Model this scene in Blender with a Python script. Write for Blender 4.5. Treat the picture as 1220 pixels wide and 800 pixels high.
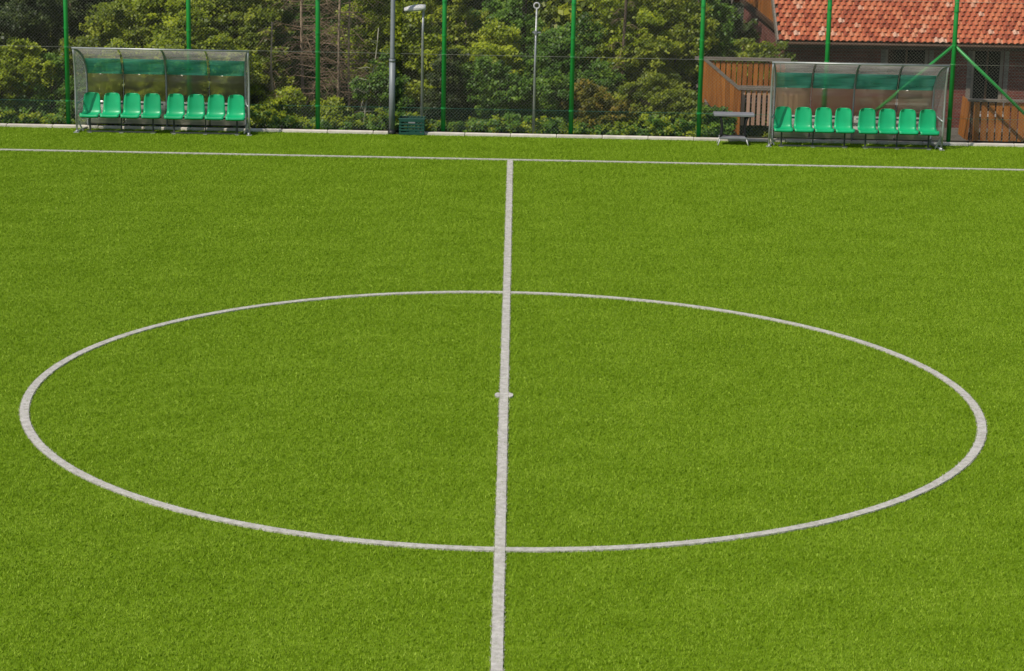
import bpy, math, random
import numpy as np
from mathutils import Vector, Matrix

R = math.radians
scene = bpy.context.scene
for o in list(bpy.data.objects): bpy.data.objects.remove(o)

# ------------------------------------------------------------------ camera
cam_data = bpy.data.cameras.new('camera')
cam = bpy.data.objects.new('camera', cam_data)
scene.collection.objects.link(cam)
cam_data.sensor_fit = 'HORIZONTAL'; cam_data.sensor_width = 36.0
cam_data.lens = 2753.6 / 1220 * 36.0
cam_data.clip_start = 0.5; cam_data.clip_end = 2000
YAW, PITCH, ROLL = 0.00124, -0.2400, 0.02015
fwd = Vector((math.sin(YAW)*math.cos(PITCH), math.cos(YAW)*math.cos(PITCH), math.sin(PITCH)))
rt = Vector((math.cos(YAW), -math.sin(YAW), 0)); up = rt.cross(fwd)
rt2 = rt*math.cos(ROLL) + up*math.sin(ROLL); up2 = up*math.cos(ROLL) - rt*math.sin(ROLL)
M = Matrix((rt2, up2, -fwd)).transposed().to_4x4(); M.translation = (0.0521, -28.504, 7.781)
cam.matrix_world = M
scene.camera = cam
scene.render.resolution_x = 1024; scene.render.resolution_y = 671

# ------------------------------------------------------------------ sky, sun, exposure
SUN = Vector((-0.48, -0.45, 0.79)).normalized()
world = bpy.data.worlds.new('World'); scene.world = world; world.use_nodes = True
wn = world.node_tree; bg = wn.nodes['Background']
sky = wn.nodes.new('ShaderNodeTexSky'); sky.sky_type = 'NISHITA'; sky.sun_disc = False
sky.sun_elevation = math.asin(SUN.z); sky.sun_rotation = math.atan2(SUN.x, SUN.y)
wn.links.new(sky.outputs[0], bg.inputs[0]); bg.inputs[1].default_value = 0.085
sd = bpy.data.lights.new('sun', 'SUN'); sd.energy = 3.6; sd.angle = R(0.55); sd.color = (1.0, 0.94, 0.84)
sun = bpy.data.objects.new('sun', sd); scene.collection.objects.link(sun)
sun.rotation_euler = (-SUN).to_track_quat('-Z', 'Y').to_euler(); sun.location = (-20, -14, 40)
vs = scene.view_settings
vs.view_transform = 'Standard'; vs.look = 'None'; vs.gamma = 1; vs.exposure = 0.0; vs.use_curve_mapping = False

C = scene.collection
rnd = random.Random(7)

# ------------------------------------------------------------------ material helpers
def new_mat(name):
    m = bpy.data.materials.new(name); m.use_nodes = True
    nt = m.node_tree; b = nt.nodes['Principled BSDF']
    return m, nt, b

def node(nt, kind, **kw):
    n = nt.nodes.new(kind)
    for k, v in kw.items():
        if k.startswith('i_'): n.inputs[k[2:].replace('_', ' ')].default_value = v
        else: setattr(n, k, v)
    return n

def ramp(nt, fac, stops):
    r = nt.nodes.new('ShaderNodeValToRGB')
    els = r.color_ramp.elements
    while len(els) < len(stops): els.new(0.5)
    for e, (p, c) in zip(els, stops): e.position = p; e.color = (*c, 1)
    nt.links.new(fac, r.inputs[0]); return r.outputs[0]

def varied(name, c1, c2, scale=6.0, rough=0.6, metal=0.0, bump=0.0, stretch=(1, 1, 1), detail=5, spec=0.4, bscale=None, rand=0.0):
    """two tones mixed by object-space noise, optional fine bump and per-object tone shift"""
    m, nt, b = new_mat(name); L = nt.links.new
    tc = node(nt, 'ShaderNodeTexCoord'); mp = node(nt, 'ShaderNodeMapping'); mp.inputs['Scale'].default_value = stretch
    L(tc.outputs['Object'], mp.inputs[0])
    vec = mp.outputs[0]
    if rand:
        oi = node(nt, 'ShaderNodeObjectInfo'); ad = node(nt, 'ShaderNodeVectorMath', operation='MULTIPLY_ADD')
        ad.inputs[1].default_value = (37, 51, 23)
        L(oi.outputs['Random'], ad.inputs[0]); L(mp.outputs[0], ad.inputs[2]); vec = ad.outputs[0]
    n = node(nt, 'ShaderNodeTexNoise'); n.inputs['Scale'].default_value = scale; n.inputs['Detail'].default_value = detail
    L(vec, n.inputs['Vector'])
    col = ramp(nt, n.outputs[0], [(0.3, c1), (0.7, c2)])
    if rand:
        hs = node(nt, 'ShaderNodeHueSaturation'); mr = node(nt, 'ShaderNodeMapRange')
        mr.inputs['To Min'].default_value = 1 - rand; mr.inputs['To Max'].default_value = 1 + rand
        L(oi.outputs['Random'], mr.inputs[0]); L(mr.outputs[0], hs.inputs['Value']); L(col, hs.inputs['Color']); col = hs.outputs[0]
    L(col, b.inputs['Base Color'])
    b.inputs['Roughness'].default_value = rough; b.inputs['Metallic'].default_value = metal
    b.inputs['Specular IOR Level'].default_value = spec
    if bump:
        n2 = node(nt, 'ShaderNodeTexNoise'); n2.inputs['Scale'].default_value = bscale or scale*4; n2.inputs['Detail'].default_value = 4
        L(vec, n2.inputs['Vector'])
        bp = node(nt, 'ShaderNodeBump'); bp.inputs['Strength'].default_value = bump; bp.inputs['Distance'].default_value = 0.01
        L(n2.outputs[0], bp.inputs['Height']); L(bp.outputs[0], b.inputs['Normal'])
    return m

def turf_mat(name, gain, fibre):
    m, nt, b = new_mat(name); L = nt.links.new
    g = node(nt, 'ShaderNodeNewGeometry')
    mp = node(nt, 'ShaderNodeMapping'); mp.inputs['Scale'].default_value = (1.0, 1.5, 1)
    L(g.outputs['Position'], mp.inputs[0])
    n1 = node(nt, 'ShaderNodeTexNoise'); n1.inputs['Scale'].default_value = 0.8; n1.inputs['Detail'].default_value = 6; n1.inputs['Roughness'].default_value = 0.62
    L(mp.outputs[0], n1.inputs['Vector'])
    n2 = node(nt, 'ShaderNodeTexNoise'); n2.inputs['Scale'].default_value = 17.0; n2.inputs['Detail'].default_value = 6; n2.inputs['Roughness'].default_value = 0.8
    L(mp.outputs[0], n2.inputs['Vector'])
    mx = node(nt, 'ShaderNodeMath', operation='MULTIPLY_ADD'); mx.inputs[1].default_value = 0.26
    L(n1.outputs[0], mx.inputs[0])
    m2 = node(nt, 'ShaderNodeMath', operation='MULTIPLY'); m2.inputs[1].default_value = 0.74
    L(n2.outputs[0], m2.inputs[0]); L(m2.outputs[0], mx.inputs[2])
    val = mx.outputs[0]
    if fibre:
        ri = node(nt, 'ShaderNodeMath', operation='MULTIPLY_ADD'); ri.inputs[1].default_value = 0.46
        L(g.outputs['Random Per Island'], ri.inputs[0]); s = node(nt, 'ShaderNodeMath', operation='SUBTRACT'); s.inputs[1].default_value = 0.23
        L(val, s.inputs[0]); L(s.outputs[0], ri.inputs[2]); val = ri.outputs[0]
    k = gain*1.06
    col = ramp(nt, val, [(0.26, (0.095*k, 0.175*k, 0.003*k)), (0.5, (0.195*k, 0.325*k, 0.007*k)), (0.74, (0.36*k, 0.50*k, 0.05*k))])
    L(col, b.inputs['Base Color'])
    b.inputs['Roughness'].default_value = 0.55; b.inputs['Specular IOR Level'].default_value = 0.12
    if not fibre:
        bp = node(nt, 'ShaderNodeBump'); bp.inputs['Strength'].default_value = 0.6; bp.inputs['Distance'].default_value = 0.02
        n3 = node(nt, 'ShaderNodeTexNoise'); n3.inputs['Scale'].default_value = 60; L(g.outputs['Position'], n3.inputs['Vector'])
        L(n3.outputs[0], bp.inputs['Height']); L(bp.outputs[0], b.inputs['Normal'])
    return m

def leaf_mat(name, dark, mid, light):
    m, nt, b = new_mat(name); L = nt.links.new
    g = node(nt, 'ShaderNodeNewGeometry'); at = node(nt, 'ShaderNodeAttribute', attribute_name='tone')
    ad = node(nt, 'ShaderNodeMath', operation='MULTIPLY_ADD'); ad.inputs[1].default_value = 0.45
    L(g.outputs['Random Per Island'], ad.inputs[0])
    sc = node(nt, 'ShaderNodeMath', operation='MULTIPLY'); sc.inputs[1].default_value = 0.55
    L(at.outputs['Fac'], sc.inputs[0]); L(sc.outputs[0], ad.inputs[2])
    col = ramp(nt, ad.outputs[0], [(0.1, dark), (0.5, mid), (0.9, light)])
    L(col, b.inputs['Base Color'])
    b.inputs['Roughness'].default_value = 0.45; b.inputs['Specular IOR Level'].default_value = 0.35
    tr = node(nt, 'ShaderNodeBsdfTranslucent'); L(col, tr.inputs[0])
    mx = node(nt, 'ShaderNodeMixShader'); mx.inputs[0].default_value = 0.40
    L(b.outputs[0], mx.inputs[1]); L(tr.outputs[0], mx.inputs[2])
    L(mx.outputs[0], nt.nodes['Material Output'].inputs[0])
    return m

def sheet_mat(name, tint, clear, haze, gloss=0.08, milk=(0.7, 0.7, 0.66), front=0.4):
    """polycarbonate: see-through share, blurred share, milky share, gloss on top"""
    m, nt, b = new_mat(name); L = nt.links.new
    nt.nodes.remove(b)
    t = node(nt, 'ShaderNodeBsdfTransparent'); t.inputs[0].default_value = (*tint, 1)
    rf = node(nt, 'ShaderNodeBsdfRefraction'); rf.inputs[0].default_value = (*tint, 1); rf.inputs['Roughness'].default_value = 0.3; rf.inputs['IOR'].default_value = 1.1
    tl = node(nt, 'ShaderNodeBsdfTranslucent'); df = node(nt, 'ShaderNodeBsdfDiffuse')
    tc = node(nt, 'ShaderNodeTexCoord'); mp = node(nt, 'ShaderNodeMapping'); mp.inputs['Scale'].default_value = (0.8, 3, 9)
    L(tc.outputs['Object'], mp.inputs[0])
    n = node(nt, 'ShaderNodeTexNoise'); n.inputs['Scale'].default_value = 2.2; n.inputs['Detail'].default_value = 5; L(mp.outputs[0], n.inputs['Vector'])
    col = ramp(nt, n.outputs[0], [(0.3, tuple(v*0.75 for v in milk)), (0.7, milk)])
    L(col, tl.inputs[0]); L(col, df.inputs[0])
    a = node(nt, 'ShaderNodeMixShader'); a.inputs[0].default_value = 0.45*clear; L(t.outputs[0], a.inputs[1]); L(rf.outputs[0], a.inputs[2])
    c = node(nt, 'ShaderNodeMixShader'); c.inputs[0].default_value = front; L(tl.outputs[0], c.inputs[1]); L(df.outputs[0], c.inputs[2])
    d = node(nt, 'ShaderNodeMixShader'); L(a.outputs[0], d.inputs[1]); L(c.outputs[0], d.inputs[2])
    hz = node(nt, 'ShaderNodeMapRange'); hz.inputs['To Min'].default_value = haze*0.6; hz.inputs['To Max'].default_value = min(1, haze*1.4)
    L(n.outputs[0], hz.inputs[0]); L(hz.outputs[0], d.inputs[0])
    gl = node(nt, 'ShaderNodeBsdfGlossy'); gl.inputs['Roughness'].default_value = 0.12
    e = node(nt, 'ShaderNodeMixShader'); e.inputs[0].default_value = gloss
    L(d.outputs[0], e.inputs[1]); L(gl.outputs[0], e.inputs[2]); L(e.outputs[0], nt.nodes['Material Output'].inputs[0])
    return m

def tile_mat(name):
    m, nt, b = new_mat(name); L = nt.links.new
    g = node(nt, 'ShaderNodeNewGeometry'); oi = node(nt, 'ShaderNodeObjectInfo')
    ad = node(nt, 'ShaderNodeMath', operation='ADD'); L(g.outputs['Random Per Island'], ad.inputs[0]); L(oi.outputs['Random'], ad.inputs[1])
    fr = node(nt, 'ShaderNodeMath', operation='FRACT'); L(ad.outputs[0], fr.inputs[0])
    col = ramp(nt, fr.outputs[0], [(0.0, (0.31, 0.066, 0.030)), (0.4, (0.50, 0.125, 0.055)), (0.82, (0.60, 0.19, 0.085)), (0.94, (0.64, 0.27, 0.145)), (1.0, (0.70, 0.44, 0.31))])
    n = node(nt, 'ShaderNodeTexNoise'); n.inputs['Scale'].default_value = 14; n.inputs['Detail'].default_value = 4
    L(g.outputs['Position'], n.inputs['Vector'])
    mx = node(nt, 'ShaderNodeMix', data_type='RGBA', blend_type='MULTIPLY'); mx.inputs[0].default_value = 0.55
    L(col, mx.inputs[6]); L(ramp(nt, n.outputs[0], [(0.3, (0.55, 0.5, 0.5)), (0.65, (1, 1, 1))]), mx.inputs[7])
    L(mx.outputs[2], b.inputs['Base Color']); b.inputs['Roughness'].default_value = 0.6; b.inputs['Specular IOR Level'].default_value = 0.35
    return m

def brick_mat(name):
    m, nt, b = new_mat(name); L = nt.links.new
    tc = node(nt, 'ShaderNodeTexCoord'); sp = node(nt, 'ShaderNodeSeparateXYZ'); cb = node(nt, 'ShaderNodeCombineXYZ')
    L(tc.outputs['Object'], sp.inputs[0]); s = node(nt, 'ShaderNodeMath', operation='ADD')
    L(sp.outputs[0], s.inputs[0]); L(sp.outputs[1], s.inputs[1]); L(s.outputs[0], cb.inputs[0]); L(sp.outputs[2], cb.inputs[1])
    br = node(nt, 'ShaderNodeTexBrick'); L(cb.outputs[0], br.inputs['Vector'])
    br.inputs['Color1'].default_value = (0.17, 0.042, 0.030, 1); br.inputs['Color2'].default_value = (0.24, 0.065, 0.044, 1); br.inputs['Mortar'].default_value = (0.17, 0.12, 0.10, 1)
    br.inputs['Scale'].default_value = 1; br.inputs['Brick Width'].default_value = 0.25; br.inputs['Row Height'].default_value = 0.077; br.inputs['Mortar Size'].default_value = 0.006
    n = node(nt, 'ShaderNodeTexNoise'); n.inputs['Scale'].default_value = 3; L(tc.outputs['Object'], n.inputs['Vector'])
    mx = node(nt, 'ShaderNodeMix', data_type='RGBA', blend_type='MULTIPLY'); mx.inputs[0].default_value = 0.6
    L(br.outputs[0], mx.inputs[6]); L(ramp(nt, n.outputs[0], [(0.3, (0.5, 0.5, 0.5)), (0.7, (1, 1, 1))]), mx.inputs[7])
    L(mx.outputs[2], b.inputs['Base Color']); b.inputs['Roughness'].default_value = 0.85
    bp = node(nt, 'ShaderNodeBump'); bp.inputs['Strength'].default_value = 0.5; bp.inputs['Distance'].default_value = 0.006; bp.invert = True
    L(br.outputs['Fac'], bp.inputs['Height']); L(bp.outputs[0], b.inputs['Normal'])
    return m

M_ = {}
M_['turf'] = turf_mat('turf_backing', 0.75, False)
M_['fibre'] = turf_mat('turf_fibre', 1.0, True)
M_['line'] = varied('white_turf', (0.45, 0.42, 0.375), (0.67, 0.635, 0.58), 14, 0.7, detail=8, spec=0.2)
M_['soil'] = varied('leaf_litter', (0.018, 0.016, 0.008), (0.036, 0.044, 0.016), 3, 0.95, bump=0.8)
M_['kerb'] = varied('kerb_concrete', (0.58, 0.52, 0.44), (0.76, 0.70, 0.61), 5, 0.85, bump=0.3, rand=0.08)
M_['post'] = varied('green_coated_steel', (0.014, 0.25, 0.040), (0.018, 0.32, 0.055), 4, 0.4, spec=0.5)
M_['wire'] = varied('galvanised_wire', (0.27, 0.28, 0.22), (0.38, 0.38, 0.30), 3, 0.5, metal=0.1)
M_['gwire'] = varied('green_coated_wire', (0.05, 0.17, 0.11), (0.07, 0.22, 0.15), 3, 0.5)
M_['steel'] = varied('galvanised_steel', (0.36, 0.37, 0.36), (0.52, 0.53, 0.52), 5, 0.42, metal=0.55)
M_['greysteel'] = varied('grey_painted_steel', (0.20, 0.22, 0.23), (0.27, 0.29, 0.30), 4, 0.5, metal=0.2)
M_['darksteel'] = varied('dark_steel', (0.05, 0.06, 0.055), (0.09, 0.10, 0.09), 5, 0.5, metal=0.3)
M_['black'] = varied('black_plastic', (0.012, 0.012, 0.013), (0.022, 0.022, 0.024), 6, 0.5)
M_['seat'] = varied('green_seat_plastic', (0.005, 0.35, 0.13), (0.007, 0.42, 0.165), 3, 0.38, spec=0.5, rand=0.10)
M_['sheet'] = sheet_mat('clear_polycarbonate', (0.98, 0.965, 0.90), 1.0, 0.13, 0.03, (0.62, 0.58, 0.36))
M_['roofsheet'] = sheet_mat('weathered_polycarbonate', (0.96, 0.95, 0.93), 0.0, 0.29, 0.03, (0.95, 0.88, 0.81), 0.3)
M_['strip'] = sheet_mat('green_polycarbonate', (0.62, 0.92, 0.82), 0.2, 0.36, 0.05, (0.20, 0.76, 0.58), 0.4)  # green-coloured band of sheet between the roof and back panels
M_['kick'] = sheet_mat('milky_polycarbonate', (0.9, 0.9, 0.85), 0.0, 0.95, 0.04, (0.96, 0.92, 0.86), 0.96)
M_['side'] = sheet_mat('side_polycarbonate', (0.95, 0.96, 0.95), 0.2, 0.15, 0.06, (0.85, 0.87, 0.84))
M_['wood'] = varied('orange_stained_wood', (0.27, 0.085, 0.013), (0.43, 0.155, 0.025), 3, 0.6, bump=0.4, stretch=(6, 6, 0.7), rand=0.22)
M_['paleboard'] = varied('faded_pale_wood', (0.44, 0.25, 0.15), (0.58, 0.37, 0.26), 3, 0.65, bump=0.4, stretch=(6, 6, 0.7), rand=0.12)
M_['oldwood'] = varied('weathered_rail_wood', (0.16, 0.13, 0.10), (0.26, 0.22, 0.18), 5, 0.8, bump=0.4, stretch=(1, 6, 6))
M_['brownwood'] = varied('brown_timber', (0.055, 0.028, 0.016), (0.09, 0.045, 0.024), 4, 0.7, bump=0.3)
M_['tile'] = tile_mat('clay_roof_tile')
M_['brick'] = brick_mat('red_brick')
M_['white'] = varied('offwhite_paint', (0.42, 0.40, 0.36), (0.52, 0.50, 0.46), 4, 0.6)
M_['tan'] = varied('tan_painted_wood', (0.24, 0.20, 0.15), (0.32, 0.27, 0.21), 4, 0.6)
M_['lamp'] = varied('lamp_housing', (0.58, 0.57, 0.56), (0.68, 0.67, 0.66), 5, 0.45)
M_['crate'] = varied('dark_green_plastic', (0.010, 0.065, 0.045), (0.016, 0.09, 0.062), 5, 0.5)
M_['alu'] = varied('brushed_aluminium', (0.26, 0.26, 0.28), (0.36, 0.36, 0.38), 6, 0.45, metal=0.3, stretch=(1, 8, 8))
M_['bark'] = varied('bark', (0.06, 0.042, 0.028), (0.13, 0.095, 0.065), 7, 0.9, bump=0.8, stretch=(2, 2, 0.5))
M_['deadbark'] = varied('dead_bark', (0.30, 0.21, 0.14), (0.46, 0.35, 0.245), 7, 0.9, bump=0.6, stretch=(2, 2, 0.5))
M_['twig'] = varied('dead_twig', (0.16, 0.105, 0.06), (0.32, 0.225, 0.14), 3, 0.9)
M_['palebark'] = varied('pale_bark', (0.34, 0.33, 0.20), (0.50, 0.46, 0.34), 7, 0.85, bump=0.5)
gm, gnt, gb = new_mat('window_glass'); gb.inputs['Base Color'].default_value = (0.012, 0.014, 0.016, 1); gb.inputs['Roughness'].default_value = 0.06
M_['glass'] = gm
LEAF = {
 'olive':  leaf_mat('olive_leaf', (0.060, 0.096, 0.007), (0.175, 0.232, 0.013), (0.38, 0.42, 0.028)),
 'yellow': leaf_mat('yellow_green_leaf', (0.090, 0.138, 0.005), (0.265, 0.34, 0.012), (0.50, 0.56, 0.026)),
 'green':  leaf_mat('fresh_green_leaf', (0.036, 0.085, 0.012), (0.105, 0.220, 0.022), (0.25, 0.39, 0.034)),
 'dark':   leaf_mat('dark_green_leaf', (0.022, 0.040, 0.012), (0.050, 0.080, 0.018), (0.11, 0.15, 0.024)),
 'rust':   leaf_mat('rusty_leaf', (0.08, 0.085, 0.010), (0.20, 0.20, 0.018), (0.42, 0.29, 0.04)),
}

# ------------------------------------------------------------------ mesh helpers
class MB:
    def __init__(s): s.v = []; s.f = []
    def add(s, vs, fs):
        o = len(s.v); s.v += [tuple(v) for v in vs]; s.f += [tuple(i+o for i in f) for f in fs]; return s
    def box(s, c, d, rot=None, bevel=0.0):
        x, y, z = d[0]/2, d[1]/2, d[2]/2
        if bevel:
            b = min(bevel, x*.9, y*.9, z*.9); vs = []; idx = {}
            for sx in (-1, 1):
                for sy in (-1, 1):
                    for sz in (-1, 1):
                        for ax in range(3):
                            p = [x-b, y-b, z-b]; p[ax] += b
                            idx[(sx, sy, sz, ax)] = len(vs); vs.append(Vector((p[0]*sx, p[1]*sy, p[2]*sz)))
            fs = []
            for ax in range(3):
                a1, a2 = (ax+1) % 3, (ax+2) % 3
                for sg in (-1, 1):
                    q = []
                    for u, w in ((-1, -1), (1, -1), (1, 1), (-1, 1)):
                        k = [0, 0, 0]; k[ax] = sg; k[a1] = u; k[a2] = w; q.append(idx[(*k, ax)])
                    fs.append(q if sg > 0 else q[::-1])
            for ax in range(3):                       # edges along ax
                a1, a2 = (ax+1) % 3, (ax+2) % 3
                for u in (-1, 1):
                    for w in (-1, 1):
                        k0 = [0, 0, 0]; k0[ax] = -1; k0[a1] = u; k0[a2] = w; k1 = list(k0); k1[ax] = 1
                        q = [idx[(*k0, a1)], idx[(*k1, a1)], idx[(*k1, a2)], idx[(*k0, a2)]]
                        fs.append(q if u*w < 0 else q[::-1])
            for sx in (-1, 1):
                for sy in (-1, 1):
                    for sz in (-1, 1):
                        q = [idx[(sx, sy, sz, 0)], idx[(sx, sy, sz, 1)], idx[(sx, sy, sz, 2)]]
                        fs.append(q if sx*sy*sz > 0 else q[::-1])
        else:
            vs = [Vector((a*x, b_*y, c_*z)) for a in (-1, 1) for b_ in (-1, 1) for c_ in (-1, 1)]
            fs = [(0, 1, 3, 2), (4, 6, 7, 5), (0, 4, 5, 1), (2, 3, 7, 6), (0, 2, 6, 4), (1, 5, 7, 3)]
        c = Vector(c)
        if rot is not None: vs = [rot @ v for v in vs]
        return s.add([v + c for v in vs], fs)
    def bar(s, a, b, w, h=None):
        a, b = Vector(a), Vector(b); d = b - a
        return s.box((a+b)/2, (w, h or w, d.length), d.to_track_quat('Z', 'Y').to_matrix())
    def tube(s, pts, r, n=8, cap=True):
        pts = [Vector(p) for p in pts]; rs = r if isinstance(r, (list, tuple)) else [r]*len(pts)
        o = len(s.v); ref = None
        for i, p in enumerate(pts):
            t = (pts[min(i+1, len(pts)-1)] - pts[max(i-1, 0)]).normalized()
            if ref is None: ref = Vector((1, 0, 0)) if abs(t.x) < 0.9 else Vector((0, 1, 0))
            u = (ref - t*ref.dot(t)).normalized(); w = t.cross(u); ref = u
            for k in range(n):
                a = 2*math.pi*k/n; s.v.append(tuple(p + (u*math.cos(a) + w*math.sin(a))*rs[i]))
        for i in range(len(pts)-1):
            for k in range(n):
                k2 = (k+1) % n; s.f.append((o+i*n+k, o+i*n+k2, o+(i+1)*n+k2, o+(i+1)*n+k))
        if cap:
            s.f.append(tuple(o+k for k in range(n))[::-1]); e = o+(len(pts)-1)*n; s.f.append(tuple(e+k for k in range(n)))
        return s
    def slab(s, quad, t):
        """4 corner points -> thin solid of thickness t along its normal"""
        q = [Vector(p) for p in quad]; n = (q[1]-q[0]).cross(q[3]-q[0]).normalized()*t/2
        return s.add([p-n for p in q] + [p+n for p in q], [(3, 2, 1, 0), (4, 5, 6, 7), (0, 1, 5, 4), (1, 2, 6, 5), (2, 3, 7, 6), (3, 0, 4, 7)])
    def prism(s, poly, t):
        """planar polygon -> solid of thickness t"""
        q = [Vector(p) for p in poly]; n = (q[1]-q[0]).cross(q[2]-q[0]).normalized()*t/2; k = len(q)
        return s.add([p-n for p in q] + [p+n for p in q], [tuple(range(k))[::-1], tuple(range(k, 2*k))] + [(i, (i+1) % k, k+(i+1) % k, k+i) for i in range(k)])
    def mesh(s, name):
        me = bpy.data.meshes.new(name); me.from_pydata(s.v, [], s.f); me.update(); return me
    def build(s, name, mat, parent=None, smooth=False, loc=None):
        me = s.mesh(name); me.materials.append(mat)
        if smooth: me.shade_smooth()
        o = bpy.data.objects.new(name, me); C.objects.link(o)
        if parent: o.parent = parent
        if loc: o.location = loc
        return o

def tag(o, label=None, cat=None, group=None, kind=None):
    if label: o['label'] = label
    if cat: o['category'] = cat
    if group: o['group'] = group
    if kind: o['kind'] = kind
    return o
def empty(name, loc=(0, 0, 0), rz=0.0):
    o = bpy.data.objects.new(name, None); C.objects.link(o); o.location = loc; o.rotation_euler = (0, 0, rz); o.empty_display_size = 0.2
    return o
def copy_tree(o, parent=None):
    c = o.copy(); C.objects.link(c); c.parent = parent
    for ch in list(o.children): copy_tree(ch, c)
    return c
def raw_mesh(name, V, F, mat, parent=None, tone=None, loc=None):
    """numpy verts (n,3) and equal-sized faces (m,k)"""
    me = bpy.data.meshes.new(name); n, (m, k) = len(V), F.shape
    me.vertices.add(n); me.vertices.foreach_set('co', V.astype(np.float32).ravel())
    me.loops.add(m*k); me.loops.foreach_set('vertex_index', F.astype(np.int32).ravel())
    me.polygons.add(m); me.polygons.foreach_set('loop_start', np.arange(0, m*k, k, dtype=np.int32))
    try: me.polygons.foreach_set('loop_total', np.full(m, k, dtype=np.int32))
    except Exception: pass
    me.update(calc_edges=True)
    if tone is not None:
        a = me.attributes.new('tone', 'FLOAT', 'POINT'); a.data.foreach_set('value', tone.astype(np.float32))
    me.materials.append(mat)
    o = bpy.data.objects.new(name, me); C.objects.link(o)
    if parent: o.parent = parent
    if loc: o.location = loc
    return o

# ------------------------------------------------------------------ terrain and pitch
KERB_Y = 21.50           # pitch-side face of the kerb
TOUCH_Y = 18.40
def sstep(a, b, x):
    t = min(1, max(0, (x-a)/(b-a))); return t*t*(3-2*t)
def terrain_z(x, y):
    z = -0.06 - 1.5*sstep(22.6, 27.5, y) - 1.5*sstep(29, 44, y) + 26*sstep(48, 170, y)
    return z + 0.05*math.sin(x*1.3+y*0.7)*sstep(22.4, 24, y)
xs = [-600, -300, -150, -80, -50, -36] + [x*1.0 for x in range(-30, 31)] + [36, 50, 80, 150, 300, 600]
ys = [-600, -200, -60, -20, 10, 21.4, 22.2] + [22.6+0.6*i for i in range(40)] + [50, 60, 75, 90, 110, 130, 150, 170, 250, 400, 900]
mb = MB()
mb.v = [(x, y, terrain_z(x, y)) for y in ys for x in xs]; nx = len(xs)
mb.f = [(j*nx+i, j*nx+i+1, (j+1)*nx+i+1, (j+1)*nx+i) for j in range(len(ys)-1) for i in range(nx-1)]
tag(mb.build('ground', M_['soil'], smooth=True), kind='structure')
mb = MB(); mb.box((0, (KERB_Y-30)/2, -0.025), (80, KERB_Y+30, 0.05))
tag(mb.build('pitch', M_['turf']), kind='structure')

# turf fibres: one square metre of blades, repeated over the pitch with quarter turns
rs = np.random.RandomState(3)
def blades(n, xy, zbase, hmin, hmax, wmin, wmax, lean):
    a = rs.rand(n)*2*np.pi; h = hmin+(hmax-hmin)*rs.rand(n); w = wmin+(wmax-wmin)*rs.rand(n)
    la = rs.rand(n)*2*np.pi; l = lean*h*rs.rand(n)
    b = np.c_[xy, np.full(n, zbase)]
    side = np.c_[np.cos(a)*w/2, np.sin(a)*w/2, np.zeros(n)]
    tip = b + np.c_[np.cos(la)*l, np.sin(la)*l, h]
    V = np.stack([b-side, b+side, tip], 1).reshape(-1, 3); F = np.arange(3*n).reshape(n, 3)
    return V, F
n = 6500
clump = rs.rand(1500, 2)-0.5                               # blades grow in tufts
xy = clump[rs.randint(0, 1500, n)] + rs.normal(0, 0.012, (n, 2))
V, F = blades(n, xy, 0.0, 0.014, 0.034, 0.004, 0.008, 1.3)
turf = raw_mesh('turf_fibres', V, F, M_['fibre'])
tag(turf, 'short bright green artificial grass fibres covering the pitch', 'grass', kind='stuff')
ng = bpy.data.node_groups.new('turf_spread', 'GeometryNodeTree')
ng.interface.new_socket('Geometry', in_out='INPUT', socket_type='NodeSocketGeometry')
ng.interface.new_socket('Geometry', in_out='OUTPUT', socket_type='NodeSocketGeometry')
gi = ng.nodes.new('NodeGroupInput'); go = ng.nodes.new('NodeGroupOutput')
GX, GY0, GY1 = 30, -12.5, KERB_Y-0.5
grid = ng.nodes.new('GeometryNodeMeshGrid'); NY = 35
for k, v in (('Size X', GX-1.0), ('Size Y', GY1-GY0), ('Vertices X', GX), ('Vertices Y', NY)): grid.inputs[k].default_value = v
tg = ng.nodes.new('GeometryNodeTransform'); tg.inputs['Translation'].default_value = (0, (GY0+GY1)/2, 0.0)
iop = ng.nodes.new('GeometryNodeInstanceOnPoints')
rv = ng.nodes.new('FunctionNodeRandomValue'); rv.data_type = 'INT'; rv.inputs['Min'].default_value = None or 0
for s_ in rv.inputs:
    if s_.type == 'INT' and s_.name == 'Min': s_.default_value = 0
    if s_.type == 'INT' and s_.name == 'Max': s_.default_value = 3
mul = ng.nodes.new('ShaderNodeMath'); mul.operation = 'MULTIPLY'; mul.inputs[1].default_value = math.pi/2
cx = ng.nodes.new('ShaderNodeCombineXYZ')
L = ng.links.new
L(grid.outputs[0], tg.inputs[0]); L(tg.outputs[0], iop.inputs['Points']); L(gi.outputs[0], iop.inputs['Instance'])
ro = [s_ for s_ in rv.outputs if s_.type == 'INT'][0]
L(ro, mul.inputs[0]); L(mul.outputs[0], cx.inputs[2]); L(cx.outputs[0], iop.inputs['Rotation']); L(iop.outputs[0], go.inputs[0])
md = turf.modifiers.new('spread', 'NODES'); md.node_group = ng

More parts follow.
